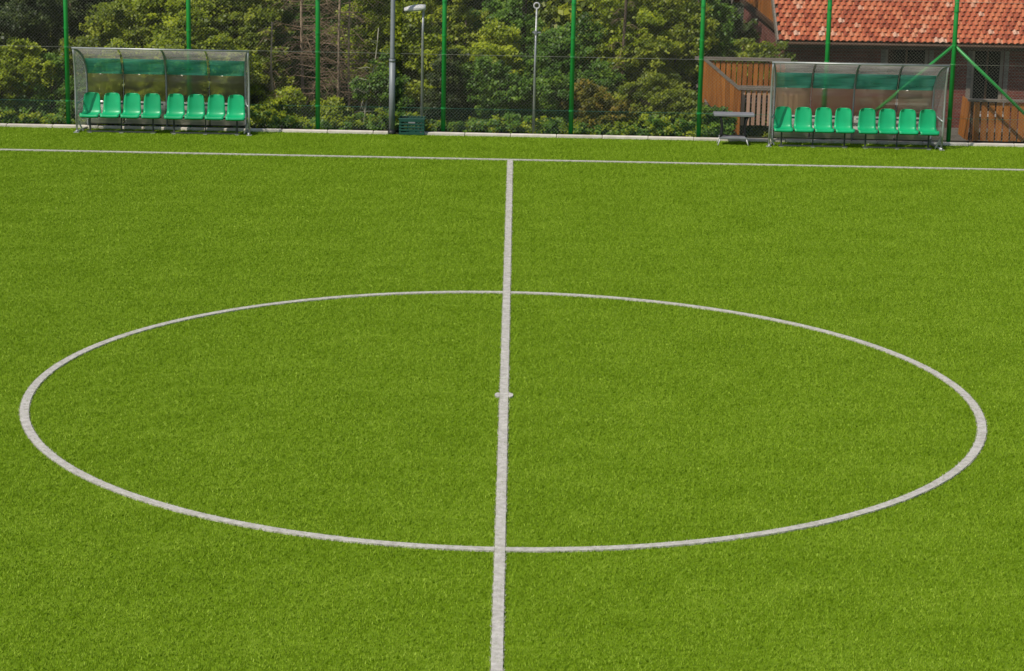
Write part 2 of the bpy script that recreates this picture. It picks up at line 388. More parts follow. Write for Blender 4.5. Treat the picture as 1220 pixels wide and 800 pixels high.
# white lines: raised strips of white fibre flush with the green pile
def line_object(name, left, right, closed=False):
    nL = len(left); zt = 0.022; vs = []; fs = []
    for (a, b) in zip(left, right):
        vs += [(a[0], a[1], 0.0), (a[0], a[1], zt), (b[0], b[1], zt), (b[0], b[1], 0.0)]
    rng = nL if closed else nL-1
    for i in range(rng):
        j = (i+1) % nL
        for k in range(3): fs.append((4*i+k, 4*j+k, 4*j+k+1, 4*i+k+1))
    mbl = MB(); mbl.add(vs, fs)
    # fibres
    seg = [(np.array(left[i]), np.array(right[i]), np.array(left[(i+1) % nL]), np.array(right[(i+1) % nL])) for i in range(rng)]
    ar = np.array([np.linalg.norm(s[0]-s[2]) for s in seg]); tot = ar.sum(); cnt = int(tot*0.11*9000)
    pick = rs.choice(len(seg), cnt, p=ar/tot); u = rs.rand(cnt, 1); w = rs.rand(cnt, 1)*1.22-0.11
    A = np.array([s[0] for s in seg])[pick]; B = np.array([s[1] for s in seg])[pick]; A2 = np.array([s[2] for s in seg])[pick]; B2 = np.array([s[3] for s in seg])[pick]
    P = (A*(1-u)+A2*u)*(1-w) + (B*(1-u)+B2*u)*w
    Vb, Fb = blades(cnt, P, zt-0.012, 0.013, 0.022, 0.005, 0.009, 1.2)
    o = len(mbl.v); mbl.v += [tuple(v) for v in Vb]; mbl.f += [tuple(f) for f in (Fb+o)]
    return tag(mbl.build(name, M_['line']), kind='structure')
hw = 0.053
yy = np.linspace(-14, TOUCH_Y-0.056, 120)
line_object('halfway_line', [(-hw, y) for y in yy], [(hw, y) for y in yy])
xx = np.linspace(-26, 26, 100)
line_object('touchline', [(x, TOUCH_Y-hw) for x in xx], [(x, TOUCH_Y+hw) for x in xx])
for nm, s_ in (('centre_circle', 1), ('centre_circle', -1)):
    aa = np.linspace(math.asin(0.056/6), math.pi-math.asin(0.056/6), 160)
    sg = -1 if s_ > 0 else 1                                    # right half / left half arcs
    ang = aa - math.pi/2 if s_ > 0 else aa + math.pi/2
    line_object(nm, [(6.053*math.cos(a), 6.053*math.sin(a)) for a in ang], [(5.947*math.cos(a), 5.947*math.sin(a)) for a in ang])
mb = MB()
for s_ in (-1, 1):
    pts = [(s_*0.056, -0.09)] + [(s_*(0.056+0.062*math.cos(a)), 0.105*math.sin(a)) for a in np.linspace(-1.2, 1.2, 9)] + [(s_*0.056, 0.09)]
    top = [(p[0], p[1], 0.027) for p in pts]; bot = [(p[0], p[1], 0.0) for p in pts]; k = len(pts)
    mb.add(top+bot, [tuple(range(k))[::s_]] + [(i, (i+1) % k, k+(i+1) % k, k+i) for i in range(k)])
Vb, Fb = blades(260, (rs.rand(260, 2)-0.5)*np.array([0.22, 0.19]), 0.016, 0.012, 0.02, 0.005, 0.008, 1.1)
keep = np.abs(Vb.reshape(-1, 3, 3)[:, :, 0]).min(1) > 0.055
o_ = len(mb.v); Vk = Vb.reshape(-1, 3, 3)[keep].reshape(-1, 3); mb.v += [tuple(v) for v in Vk]; mb.f += [(o_+3*i, o_+3*i+1, o_+3*i+2) for i in range(len(Vk)//3)]
tag(mb.build('centre_spot', M_['line']), kind='structure')

# ------------------------------------------------------------------ kerb
kerb = empty('kerb', (0, KERB_Y, 0)); tag(kerb, kind='structure')
kb = MB().box((0, 0.065, 0.0), (0.992, 0.13, 0.15), bevel=0.012).mesh('kerb_stone'); kb.materials.append(M_['kerb'])
x = -16.5
while x < 16.5:
    if not (-2.75 < x < -1.6):
        o = bpy.data.objects.new('kerb_stone', kb); C.objects.link(o); o.parent = kerb
        o.location = (x, rnd.uniform(-0.004, 0.004), rnd.uniform(-0.014, -0.008)); o.rotation_euler = (0, rnd.uniform(-.002, .002), rnd.uniform(-.003, .003))
    x += 1.0
MB().box((-2.835, 0.065, -0.011), (0.32, 0.13, 0.15), bevel=0.012).build('kerb_stone', M_['kerb'], kerb)
# ------------------------------------------------------------------ fence
FY = 21.74
fence = empty('sports_fence', (0, FY, 0))
tag(fence, 'tall chain link sports fence with bright green posts along the pitch edge', 'fence')
PX = [-15.25, -12.46, -9.69, -7.03, -4.23, -1.485, 1.31, 4.11, 6.84, 9.585, 12.36, 15.12]
FH = 5.0
pm = MB().tube([(0, 0, -0.06), (0, 0, FH+0.05)], 0.05, 12)
pm.tube([(0, 0, FH+0.05), (0, 0, FH+0.09)], [0.055, 0.03], 12)
pm = pm.mesh('post'); pm.materials.append(M_['post']); pm.shade_smooth()
clampm = MB().tube([(0, 0, -0.02), (0, 0, 0.02)], 0.057, 12).box((0, -0.062, 0), (0.02, 0.03, 0.03)).mesh('clamp'); clampm.materials.append(M_['post'])
for px in PX:
    o = bpy.data.objects.new('post', pm); C.objects.link(o); o.parent = fence; o.location = (px, 0, 0)
    for z in (0.57, 1.75, 2.16, 2.9):
        c = bpy.data.objects.new('clamp', clampm); C.objects.link(c); c.parent = o; c.location = (0, 0, z)
def lattice(x0, x1, z0, z1, sp, w, y0):
    """two layers of straight diagonal wires clipped to a rectangle"""
    m = MB()
    for sg in (1, -1):
        c = x0 - (z1-z0)*1.0 if sg > 0 else x0
        cend = x1 if sg > 0 else x1 + (z1-z0)
        while c < cend:                                   # wire x = c + sg*(z-z0)
            ta, tb = 0.0, z1-z0
            if sg > 0: ta = max(ta, x0-c); tb = min(tb, x1-c)
            else: ta = max(ta, c-x1); tb = min(tb, c-x0)
            if tb-ta > 0.01:
                a = Vector((c+sg*ta, y0+sg*w*0.6, z0+ta)); b = Vector((c+sg*tb, y0+sg*w*0.6, z0+tb))
                d = (b-a).normalized(); u = Vector((d.z, 0, -d.x))*w/2; f = Vector((0, w/2, 0))
                m.add([a-u, a-f, a+u, b-u, b-f, b+u], [(0, 1, 4, 3), (1, 2, 5, 4), (2, 0, 3, 5)])
            c += sp
    return m
for a, b in zip(PX[:-1], PX[1:]):
    lattice(a+0.05, b-0.05, 0.09, FH, 0.075, 0.0020, -0.055).build('mesh_panel', M_['wire'], fence)
    lattice(a+0.05, b-0.05, 0.085, 0.58, 0.075, 0.0014, -0.075).build('lower_mesh_panel', M_['gwire'], fence)
for z, mt in ((0.575, 'gwire'), (1.75, 'wire'), (3.1, 'wire'), (FH, 'wire')):
    MB().tube([(PX[0], -0.062, z), (PX[-1], -0.062, z)], 0.0032, 5).build('tension_wire', M_[mt], fence)
MB().tube([(9.60, -0.0, 2.15), (11.75, -0.0, 0.22)], 0.035, 10).build('brace', M_['post'], fence, True)
MB().tube([(9.56, -0.0, 2.15), (7.42, -0.0, 0.22)], 0.035, 10).build('brace', M_['post'], fence, True)

# ------------------------------------------------------------------ dugouts
PROF = [(y_*1.25 if y_ > 0 else y_, z_) for y_, z_ in [(-0.22, 1.84), (-0.08, 1.805), (0.06, 1.755), (0.19, 1.67), (0.29, 1.56), (0.36, 1.43), (0.41, 1.30), (0.435, 1.20), (0.45, 1.0), (0.46, 0.75), (0.465, 0.62), (0.465, 0.40), (0.465, 0.12)]]
PROF[7] = (PROF[7][0], 1.21)
def endx(x, y):
    """the back of the shelter is a little narrower than its front"""
    return x - math.copysign(0.14*min(1, max(0, (y+0.22)/0.75)), x)*(abs(x) > W2*0.9)
W2 = 1.86
def seat_mesh():
    """moulded bucket seat: curved shell with a rolled front and a rounded back"""
    m = MB(); cols = 9
    prof = [(-0.235, -0.045, 0.205), (-0.24, -0.01, 0.215), (-0.225, 0.012, 0.22), (-0.17, 0.010, 0.222), (-0.08, -0.008, 0.22), (0.02, -0.012, 0.215), (0.08, 0.012, 0.21), (0.115, 0.07, 0.205), (0.135, 0.16, 0.200), (0.155, 0.27, 0.196), (0.172, 0.36, 0.185), (0.180, 0.405, 0.172), (0.185, 0.432, 0.148), (0.19, 0.445, 0.115)]
    for li, off in enumerate((0.0, 0.012)):
        for (y, z, hw_) in prof:
            for c in range(cols):
                t = -1+2*c/(cols-1); k = abs(t)**3
                back = min(1, max(0, (z-0.0)/0.2))
                yy_ = y - 0.055*k*back + off*back; zz = z + 0.035*k*(1-back)*(1 if y > -0.2 else 0.2) - off*(1-back)
                m.v.append((hw_*t, yy_, zz))
    nr = len(prof); N = nr*cols
    for i in range(nr-1):
        for c in range(cols-1):
            a = i*cols+c
            m.f.append((a, a+1, a+cols+1, a+cols)); m.f.append((N+a, N+a+cols, N+a+cols+1, N+a+1))
    for i in range(nr-1):
        a = i*cols; m.f.append((a, a+cols, N+a+cols, N+a)); a = i*cols+cols-1; m.f.append((a, N+a, N+a+cols, a+cols))
    for c in range(cols-1):
        m.f.append((c, N+c, N+c+1, c+1)); a = (nr-1)*cols+c; m.f.append((a, a+1, N+a+1, N+a))
    me = m.mesh('seat'); me.materials.append(M_['seat']); me.shade_smooth(); return me
SEAT = seat_mesh()
def make_dugout():
    root = empty('team_dugout')
    # frame
    for x, r in ((-W2, 0.022), (-W2/2, 0.007), (0, 0.020), (W2/2, 0.007), (W2, 0.022)):
        pr = [(endx(x, y), y+(0.012 if abs(x) < W2 else 0), z) for y, z in PROF]
        if abs(abs(x)-W2/2) > 0.01: pr = pr + [(endx(x, PROF[-1][0]), PROF[-1][0], 0.075 if abs(x) < W2 else 0.02)]
        MB().tube(pr, r, 8).build('rib', M_['greysteel'] if r > 0.015 else M_['steel'], root, True)
    for s_ in (-1, 1):
        x = s_*W2
        MB().tube([(x, -0.22, 1.84), (x, -0.16, 1.66), (x, -0.10, 1.42), (x, -0.065, 1.15), (x, -0.055, 0.9), (x, -0.075, 0.66), (x, -0.06, 0.4), (x, 0, 0.03)], 0.021, 8).build('front_post', M_['steel'], root, True)
        ft = MB().tube([(x, -0.10, 0.035), (endx(x, 0.5), 0.5, 0.035)], 0.022, 8).build('foot_rail', M_['steel'], root, True)
        MB().box((x, -0.06, 0.012), (0.11, 0.12, 0.02), bevel=0.004).build('foot_plate', M_['steel'], ft)
        MB().bar((x-s_*0.012, 0.02, 0.28), (x-s_*0.12, 0.06, 0.03), 0.03).build('gusset', M_['steel'], root)
        MB().tube([(x, -0.07, 0.62), (x-s_*0.06, 0.02, 0.66), (x-s_*0.10, 0.24, 0.70), (endx(x, 0.57), 0.57, 0.70)], 0.016, 8).build('armrest', M_['steel'], root, True)
        side = [(-0.205, 1.815), (-0.145, 1.64), (-0.085, 1.42), (-0.05, 1.15), (-0.04, 0.9), (-0.06, 0.66), (-0.045, 0.4), (-0.01, 0.12)]
        loop = side + [(y-0.02, z) for y, z in PROF[::-1][:-1]]
        m = MB(); k = len(side)
        back = [(y-0.018, z-0.01) for y, z in PROF[1:]]
        # resample the back edge to pair with the front edge
        bz = np.array([b[1] for b in back])[::-1]; by = np.array([b[0] for b in back])[::-1]
        for (y, z) in side:
            zb = min(z, 1.78); yb = float(np.interp(zb, bz, by)); yb = max(yb, y+0.003)
            xb = endx(x, yb); m.v += [(x-0.003, y, z), (xb-0.003, yb, zb), (x+0.003, y, z), (xb+0.003, yb, zb)]
        for i in range(k-1):
            a, b = 4*i, 4*(i+1)
            m.f += [(a, a+1, b+1, b), (a+2, b+2, b+3, a+3), (a, b, b+2, a+2), (a+1, a+3, b+3, b+1)]
        m.f += [(0, 2, 3, 1), (4*k-4, 4*k-3, 4*k-1, 4*k-2)]
        m.build('side_panel', M_['side'], root)
    MB().tube([(-W2-0.03, -0.23, 1.845), (W2+0.03, -0.23, 1.845)], 0.02, 8).build('top_rail', M_['steel'], root, True)
    MB().tube([(-W2+0.14, 0.595, 0.115), (W2-0.14, 0.595, 0.115)], 0.014, 8).build('back_rail', M_['darksteel'], root, True)
    # sheets, four bays of four bands
    bands = [('roof_panel', 0, 4, 'roofsheet'), ('green_panel', 4, 7, 'strip'), ('back_panel', 7, 10, 'sheet'), ('kick_panel', 10, 12, 'kick')]
    for b in range(4):
        x0 = -W2 + b*W2/2 + 0.024; x1 = x0 + W2/2 - 0.048
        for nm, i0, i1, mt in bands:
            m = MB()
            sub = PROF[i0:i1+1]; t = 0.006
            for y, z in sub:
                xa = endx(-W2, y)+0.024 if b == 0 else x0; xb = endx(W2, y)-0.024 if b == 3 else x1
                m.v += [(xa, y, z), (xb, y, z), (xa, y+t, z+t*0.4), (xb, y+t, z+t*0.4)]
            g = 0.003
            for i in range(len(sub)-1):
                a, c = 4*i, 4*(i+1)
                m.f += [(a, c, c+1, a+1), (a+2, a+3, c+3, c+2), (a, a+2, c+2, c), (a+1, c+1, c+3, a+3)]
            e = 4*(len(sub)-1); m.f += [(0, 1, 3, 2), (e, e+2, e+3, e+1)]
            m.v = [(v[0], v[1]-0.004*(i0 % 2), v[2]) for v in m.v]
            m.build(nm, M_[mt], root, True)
    # two benches of four seats
    for s_ in (-1, 1):
        xc = s_*0.905
        xsx = [xc + (i-1.5)*0.436 for i in range(4)]
        MB().box((xc, 0.06, 0.352), (1.72, 0.04, 0.03)).build('seat_beam', M_['darksteel'], root)
        MB().box((xc, 0.285, 0.60), (1.74, 0.03, 0.035)).build('back_beam', M_['greysteel'], root)
        MB().box((xc, 0.02, 0.03), (1.50, 0.035, 0.03)).build('base_beam', M_['darksteel'], root)
        for lx in (xc-0.68, xc, xc+0.68):
            th = 0.034 if lx != xc else 0.024
            lg = MB().box((lx, 0.06, 0.19), (th, 0.034, 0.295)).build('leg', M_['darksteel'], root)
            MB().box((lx, 0.03, 0.009), (0.09, 0.16, 0.012), bevel=0.003).build('leg_foot', M_['steel'], lg)
        for sx in xsx:
            o = bpy.data.objects.new('seat', SEAT); C.objects.link(o); o.parent = root; o.scale = (0.94, 1, 1); o.location = (sx, 0.075, 0.395); o.rotation_euler = (R(rnd.uniform(-1.5, 1.5)), 0, R(rnd.uniform(-2, 2)))
    return root
d1 = make_dugout(); d1.location = (-7.50, 20.97, 0); d1.rotation_euler.z = R(0.5)
tag(d1, 'curved clear team dugout with eight green seats in front of the tree hedge', 'dugout', 'team dugouts beside the touchline')
d2 = copy_tree(d1); d2.location = (7.42, 20.87, 0); d2.rotation_euler.z = R(-0.4)
d2['label'] = 'curved clear team dugout with eight green seats in front of the red roofed house'

# ------------------------------------------------------------------ poles, lamp, crate, table
fp = empty('floodlight_pole', (-2.60, 21.57, 0)); tag(fp, 'thick grey tapered steel pole standing beside the dark green crate', 'pole')
MB().tube([(0, 0, 0.0), (0, 0, 1.62)], 0.066, 16).build('lower_shaft', M_['greysteel'], fp, True)
MB().tube([(0, 0, 1.62), (0, 0, 1.68), (0.03, 0, 9.0)], [0.062, 0.05, 0.040], 16).build('upper_shaft', M_['greysteel'], fp, True)
MB().tube([(0, 0, 1.58), (0, 0, 1.64)], 0.070, 16).build('collar', M_['greysteel'], fp, True)
MB().tube([(0, 0, -0.02), (0, 0, 0.09)], [0.095, 0.085], 16).build('base_sleeve', M_['black'], fp, True)

lp = empty('street_lamp', (-1.965, 22.02, -0.04)); tag(lp, 'slim grey street lamp with pale oval head behind the fence', 'lamp')
MB().tube([(0, 0, -0.1), (0, 0, 2.2), (0.01, 0, 2.70)], [0.034, 0.026, 0.024], 10).build('pole', M_['steel'], lp, True)
MB().tube([(0.01, 0, 2.68), (0.005, -0.01, 2.72), (-0.06, -0.02, 2.74)], 0.022, 8).build('bracket', M_['steel'], lp, True)
hd = MB()
for i in range(9):
    t = i/8; x_ = 0.06-0.47*t; w_ = 0.13*math.sin(math.pi*min(1, 0.18+0.74*t))**0.6; h_ = 0.10*math.sin(math.pi*min(1, 0.25+0.62*t))**0.7
    for k in range(12):
        a = 2*math.pi*k/12; hd.v.append((x_, w_*math.cos(a), 2.745-0.05*t + h_*(math.sin(a) if math.sin(a) > 0 else 0.45*math.sin(a))))
for i in range(8):
    for k in range(12): hd.f.append((i*12+k, i*12+(k+1) % 12, (i+1)*12+(k+1) % 12, (i+1)*12+k))
hd.f += [tuple(range(12))[::-1], tuple(96+k for k in range(12))]
hdo = hd.build('lamp_head', M_['lamp'], lp, True)
MB().box((-0.21, 0, 2.69), (0.24, 0.12, 0.02), bevel=0.008).build('lens', M_['white'], hdo)

tp = empty('marker_pole', (0.497, 21.98, -0.03)); tag(tp, 'thin pale pole topped by a small ring behind the fence', 'pole')
MB().tube([(0, 0, -0.1), (0, 0, 1.5), (0.012, 0, 2.78)], [0.032, 0.024, 0.02], 10).build('shaft', M_['steel'], tp, True)
MB().tube([(0.012+0.062*math.cos(a), 0, 2.845+0.062*math.sin(a)) for a in np.linspace(0, 2*math.pi, 17)], 0.016, 6, cap=False).build('ring', M_['lamp'], tp, True)
MB().tube([(-0.07, 0, 2.26), (0.11, 0, 2.26)], 0.02, 8).box((0.0, 0, 2.26), (0.07, 0.07, 0.09), bevel=0.01).build('cross_arm', M_['greysteel'], tp)

cr = empty('plastic_crate', (-2.16, 21.62, 0.01)); tag(cr, 'dark green slatted plastic crate standing at the foot of the grey pole', 'crate')
cw, cd, ch = 0.27, 0.19, 0.34
for sx in (-1, 1):
    for sy in (-1, 1): MB().box((sx*(cw-.02), sy*(cd-.02), ch/2+0.002), (0.045, 0.045, ch-0.03), bevel=0.006).build('corner_post', M_['crate'], cr)
for z, hh in ((0.03, 0.05), (0.105, 0.035), (0.17, 0.035), (0.235, 0.035), (0.315, 0.055)):
    for sy in (-1, 1): MB().box((0, sy*cd, z), (2*cw+0.01, 0.02, hh), bevel=0.004).build('slat', M_['crate'], cr)
    for sx in (-1, 1): MB().box((sx*cw, 0, z), (0.018, 2*cd-0.022, hh), bevel=0.004).build('slat', M_['crate'], cr)
for sx in (-0.09, 0.09):
    for sy in (-1, 1): MB().box((sx, sy*(cd-0.013), 0.17), (0.03, 0.012, 0.3)).build('stile', M_['crate'], cr)
MB().box((0, 0, 0.02), (2*cw-0.03, 2*cd-0.03, 0.015)).build('bottom', M_['crate'], cr)
MB().box((0, -cd-0.012, 0.275), (0.15, 0.006, 0.03)).build('label_plate', M_['alu'], cr)
MB().tube([(-cw-0.02, -cd, ch+0.01), (cw+0.02, -cd, ch+0.012)], 0.014, 6).build('rim', M_['crate'], cr)
MB().tube([(-cw-0.02, cd, ch+0.01), (cw+0.02, cd, ch+0.012)], 0.014, 6).build('rim', M_['crate'], cr)

tb = empty('side_table', (4.80, 21.05, 0.0), R(-1)); tag(tb, 'low metal table with grey top and lower shelf on dark curved legs', 'table')
MB().box((0, 0, 0.662), (0.87, 0.36, 0.055), bevel=0.008).build('table_top', M_['alu'], tb)
MB().box((0, 0, 0.635), (0.78, 0.30, 0.018)).build('under_frame', M_['black'], tb)
MB().box((0, 0, 0.165), (0.60, 0.30, 0.05), bevel=0.008).build('lower_shelf', M_['alu'], tb)
for sx in (-1, 1):
    for sy in (-1, 1):
        MB().tube([(sx*0.30, sy*0.13, 0.63), (sx*0.265, sy*0.13, 0.54), (sx*0.245, sy*0.12, 0.4), (sx*0.25, sy*0.12, 0.26), (sx*0.28, sy*0.13, 0.18)], 0.023, 8).build('leg', M_['black'], tb, True)
        MB().tube([(sx*0.28, sy*0.13, 0.15), (sx*0.33, sy*0.16, 0.0)], 0.013, 8).build('foot', M_['lamp'], tb, True)
    MB().tube([(sx*0.255, -0.12, 0.24), (sx*0.255, 0.12, 0.24)], 0.013, 6).build('cross_bar', M_['black'], tb)
MB().box((0, -0.13, 0.225), (0.5, 0.02, 0.02)).build('stretcher', M_['black'], tb)

# ------------------------------------------------------------------ timber stair and fences
def boards(parent, pts_top, pts_bot, n, gap, t, mat, name='board'):
    """n vertical boards between a top line and a bottom line (each two points)"""
    a0, a1 = Vector(pts_top[0]), Vector(pts_top[1]); b0, b1 = Vector(pts_bot[0]), Vector(pts_bot[1])
    for i in range(n):
        u0 = (i+gap/2)/n; u1 = (i+1-gap/2)/n
        tp0, tp1, bt0, bt1 = a0.lerp(a1, u0), a0.lerp(a1, u1), b0.lerp(b1, u0), b0.lerp(b1, u1)
        dz = rnd.uniform(-0.008, 0.008); off = Vector((0, rnd.uniform(-0.003, 0.003), dz))
        MB().slab([bt0+off, bt1+off, tp1+off*0.3, tp0+off*0.3], t).build(name, M_[mat], parent)

st = empty('timber_stair', (4.75, 23.5, -0.5)); tag(st, 'orange boarded timber stair side sloping down behind the low metal table', 'stair')
b0 = Vector((4.75, 23.5, -0.5))
def loc(p): return Vector(p) - b0
boards(st, (loc((4.31, 23.5, 1.55)), loc((5.12, 23.5, 0.87))), (loc((4.36, 23.5, 0.66)), loc((5.12, 23.5, -0.25))), 8, 0.05, 0.025, 'wood')
MB().bar(loc((4.27, 23.49, 1.60)), loc((5.15, 23.49, 0.88)), 0.04, 0.07).build('handrail', M_['oldwood'], st)
MB().box(loc((5.145, 23.5, 0.15)), (0.06, 0.06, 1.4)).build('newel_post', M_['wood'], st)
MB().box(loc((4.33, 23.56, 0.5)), (0.06, 0.06, 2.1)).build('newel_post', M_['wood'], st)
for i in range(6):
    MB().box(loc((4.45+0.13*i, 23.92, 0.52-0.115*i)), (0.2, 0.78, 0.035)).build('tread', M_['oldwood'], st)
MB().bar(loc((4.34, 24.33, 0.5)), loc((5.12, 24.33, -0.25)), 0.05, 0.2).build('stringer', M_['oldwood'], st)

ub = empty('balustrade', (5.1, 24.7, -0.6)); tag(ub, 'upper brown slatted balustrade with dark top rail behind the timber stair', 'railing')
b0 = Vector((5.1, 24.7, -0.6))
boards(ub, (loc((4.42, 24.7, 1.37)), loc((6.3, 24.7, 1.33))), (loc((4.42, 24.7, 0.55)), loc((6.3, 24.7, 0.52))), 15, 0.22, 0.022, 'wood', 'slat')
MB().box(loc((5.3, 24.69, 1.42)), (2.2, 0.09, 0.07)).build('top_rail', M_['oldwood'], ub)
MB().box(loc((5.3, 24.67, 0.78)), (2.1, 0.03, 0.07)).build('lower_rail', M_['oldwood'], ub)
for x_ in (4.4, 5.35, 6.35): MB().box(loc((x_, 24.74, 0.4)), (0.08, 0.06, 2.0)).build('post', M_['brownwood'], ub)
MB().box(loc((5.36, 25.4, 0.44)), (2.1, 1.3, 0.06)).build('landing', M_['oldwood'], ub)

lf = empty('slat_fence', (5.6, 23.62, -0.3)); tag(lf, 'low wooden fence of pale spaced slats between the table and dugout', 'fence')
b0 = Vector((5.6, 23.62, -0.3))
boards(lf, (loc((5.18, 23.62, 0.84)), loc((6.5, 23.62, 0.82))), (loc((5.18, 23.62, 0.05)), loc((6.5, 23.62, 0.05))), 11, 0.38, 0.022, 'paleboard', 'slat')
MB().box(loc((5.85, 23.61, 0.885)), (1.42, 0.08, 0.06)).build('top_rail', M_['oldwood'], lf)
MB().box(loc((5.85, 23.66, 0.70)), (1.36, 0.03, 0.07)).build('rail', M_['brownwood'], lf)
MB().box(loc((5.85, 23.66, 0.22)), (1.36, 0.03, 0.07)).build('rail', M_['brownwood'], lf)
for x_ in (5.24, 6.52): MB().box(loc((x_, 23.70, 0.25)), (0.07, 0.05, 1.2)).build('post', M_['brownwood'], lf)

rf = empty('picket_fence', (11.4, 22.45, -0.1)); tag(rf, 'brown wooden deck fence of narrow upright slats near the braced green post', 'fence')
b0 = Vector((11.4, 22.45, -0.1))
boards(rf, (loc((10.22, 22.45, 0.84)), loc((13.4, 22.45, 0.82))), (loc((10.24, 22.45, -0.02)), loc((13.4, 22.45, -0.02))), 19, 0.22, 0.025, 'wood', 'slat')
boards(rf, (loc((10.17, 23.4, 0.84)), loc((10.17, 22.47, 0.84))), (loc((10.12, 23.4, -0.02)), loc((10.14, 22.47, -0.02))), 6, 0.06, 0.025, 'wood', 'end_board')
MB().box(loc((11.77, 22.44, 0.885)), (3.35, 0.11, 0.05)).build('top_rail', M_['oldwood'], rf)
MB().box(loc((11.8, 22.49, 0.68)), (3.2, 0.04, 0.08)).build('rail', M_['brownwood'], rf)
MB().box(loc((11.8, 22.49, 0.13)), (3.2, 0.04, 0.08)).build('rail', M_['brownwood'], rf)
for x_ in (10.24, 11.8, 13.36): MB().box(loc((x_, 22.55, 0.38)), (0.08, 0.07, 0.95)).build('post', M_['brownwood'], rf)
MB().box(loc((11.8, 23.0, 0.0)), (3.3, 0.86, 0.05)).build('deck', M_['oldwood'], rf)

# ------------------------------------------------------------------ house
HZ = -1.36
house = empty('brick_house', (6.60, 27.55, HZ), R(1.5))
tag(house, 'red brick house with orange clay tile roof and timber gable behind the fence', 'house')
HL, HD, EZ = 11.0, 8.4, 3.22          # length, depth, eave height above house base
SL = R(36)
# front wall with openings (local x along eave, y back)
op = [(2.45, 3.5, 1.45, 2.85), (4.57, 5.35, 1.2, 2.85), (7.6, 8.5, 1.3, 2.75)]
xcur = 0.0; wall_id = 0
mbw = MB()
for (a, b, z0, z1) in op:
    mbw.box(((xcur+a)/2, 0.15, EZ/2), (a-xcur, 0.30, EZ))
    mbw.box(((a+b)/2, 0.15, z0/2), (b-a, 0.298, z0)); mbw.box(((a+b)/2, 0.15, (z1+EZ)/2), (b-a, 0.298, EZ-z1)); xcur = b
mbw.box(((xcur+HL)/2, 0.15, EZ/2), (HL-xcur, 0.30, EZ))
mbw.build('front_wall', M_['brick'], house)
mbw = MB(); mbw.box((0.15, HD/2, EZ/2), (0.298, HD-0.604, EZ)); mbw.build('side_wall', M_['brick'], house)
MB().box((HL-0.15, HD/2, EZ/2), (0.298, HD-0.604, EZ)).build('side_wall', M_['brick'], house)
MB().box((HL/2, HD-0.15, EZ/2), (HL, 0.298, EZ)).build('back_wall', M_['brick'], house)
for (a, b, z0, z1) in op:
    xm, zm = (a+b)/2, (z0+z1)/2
    wnd = MB()
    wnd.box((a+0.035, 0.10, zm), (0.07, 0.08, z1-z0)); wnd.box((b-0.035, 0.10, zm), (0.07, 0.08, z1-z0))
    wnd.box((xm, 0.10, z0+0.035), (b-a-0.142, 0.078, 0.07)); wnd.box((xm, 0.10, z1-0.035), (b-a-0.142, 0.078, 0.07))
    w = wnd.build('window', M_['tan'], house)
    MB().box((xm, 0.12, zm), (b-a-0.142, 0.02, z1-z0-0.142)).build('pane', M_['glass'], w)
    MB().box((xm, 0.102, zm), (0.045, 0.05, z1-z0-0.144)).build('mullion', M_['brownwood'], w)
    MB().box((xm, -0.03, z0-0.03), (b-a+0.12, 0.14, 0.05)).build('sill', M_['white'], w)
    for xs_ in (a-0.06, b+0.06): MB().box((xs_, -0.012, zm), (0.11, 0.022, z1-z0)).build('surround', M_['oldwood'], w)
MB().box((4.4, -0.025, 0.42), (9.0, 0.05, 0.84)).build('plinth', M_['oldwood'], house)
# roof: sheathing, tiles, boards
RH = (HD/2)*math.tan(SL); OV = 0.25; OE = 0.55
ze = EZ + 0.12 - OE*math.tan(SL)*0                              # tile plane passes above the wall top
def rp(u, v, lift=0.0):
    """roof point: u along the eave, v metres up the front slope from the eave edge"""
    return Vector((u, -OE + v*math.cos(SL) - lift*math.sin(SL), EZ - OE*math.tan(SL) + 0.14 + v*math.sin(SL) + lift*math.cos(SL)))
SLEN = (HD/2+OE)/math.cos(SL)
m = MB()
m.slab([rp(-OV, 0.02), rp(HL+OV, 0.02), rp(HL+OV, SLEN), rp(-OV, SLEN)], 0.05)
roof = m.build('roof', M_['brownwood'], house)
def rpb(u, v):
    p = rp(u, v); return Vector((p.x, HD - p.y, p.z))
MB().slab([rpb(-OV, SLEN), rpb(HL+OV, SLEN), rpb(HL+OV, 0.02), rpb(-OV, 0.02)], 0.05).build('rear_slope', M_['tile'], roof)
TW, TE = 0.150, 0.158
def tile_verts():
    m = MB(); n_ = 6; vs = []
    for row, (v, lift) in enumerate(((0.0, 0.030), (TE*1.18, 0.008))):
        for c in range(n_):
            t = c/(n_-1); u = (t-0.5)*TW*1.02
            h = 0.034*math.sin(math.pi*min(1, t/0.72))**1.0 if t < 0.72 else -0.010*math.sin(math.pi*(t-0.72)/0.28)
            vs.append((u, v, lift + h))
    for c in range(n_): vs.append((vs[c][0], 0.0, vs[c][2]-0.022))
    fs = [(c, c+1, n_+c+1, n_+c) for c in range(n_-1)] + [(2*n_+c, 2*n_+c+1, c+1, c) for c in range(n_-1)]
    return vs, fs
tv, tf = tile_verts()
tilem = bpy.data.meshes.new('roof_tile'); tilem.from_pydata(tv, [], tf); tilem.update(); tilem.materials.append(M_['tile'])
ncol = int((HL+2*OV)/TW); nrow = int(SLEN/TE)
rot_slope = Matrix.Rotation(SL, 4, 'X'); rest = MB(); made = 0
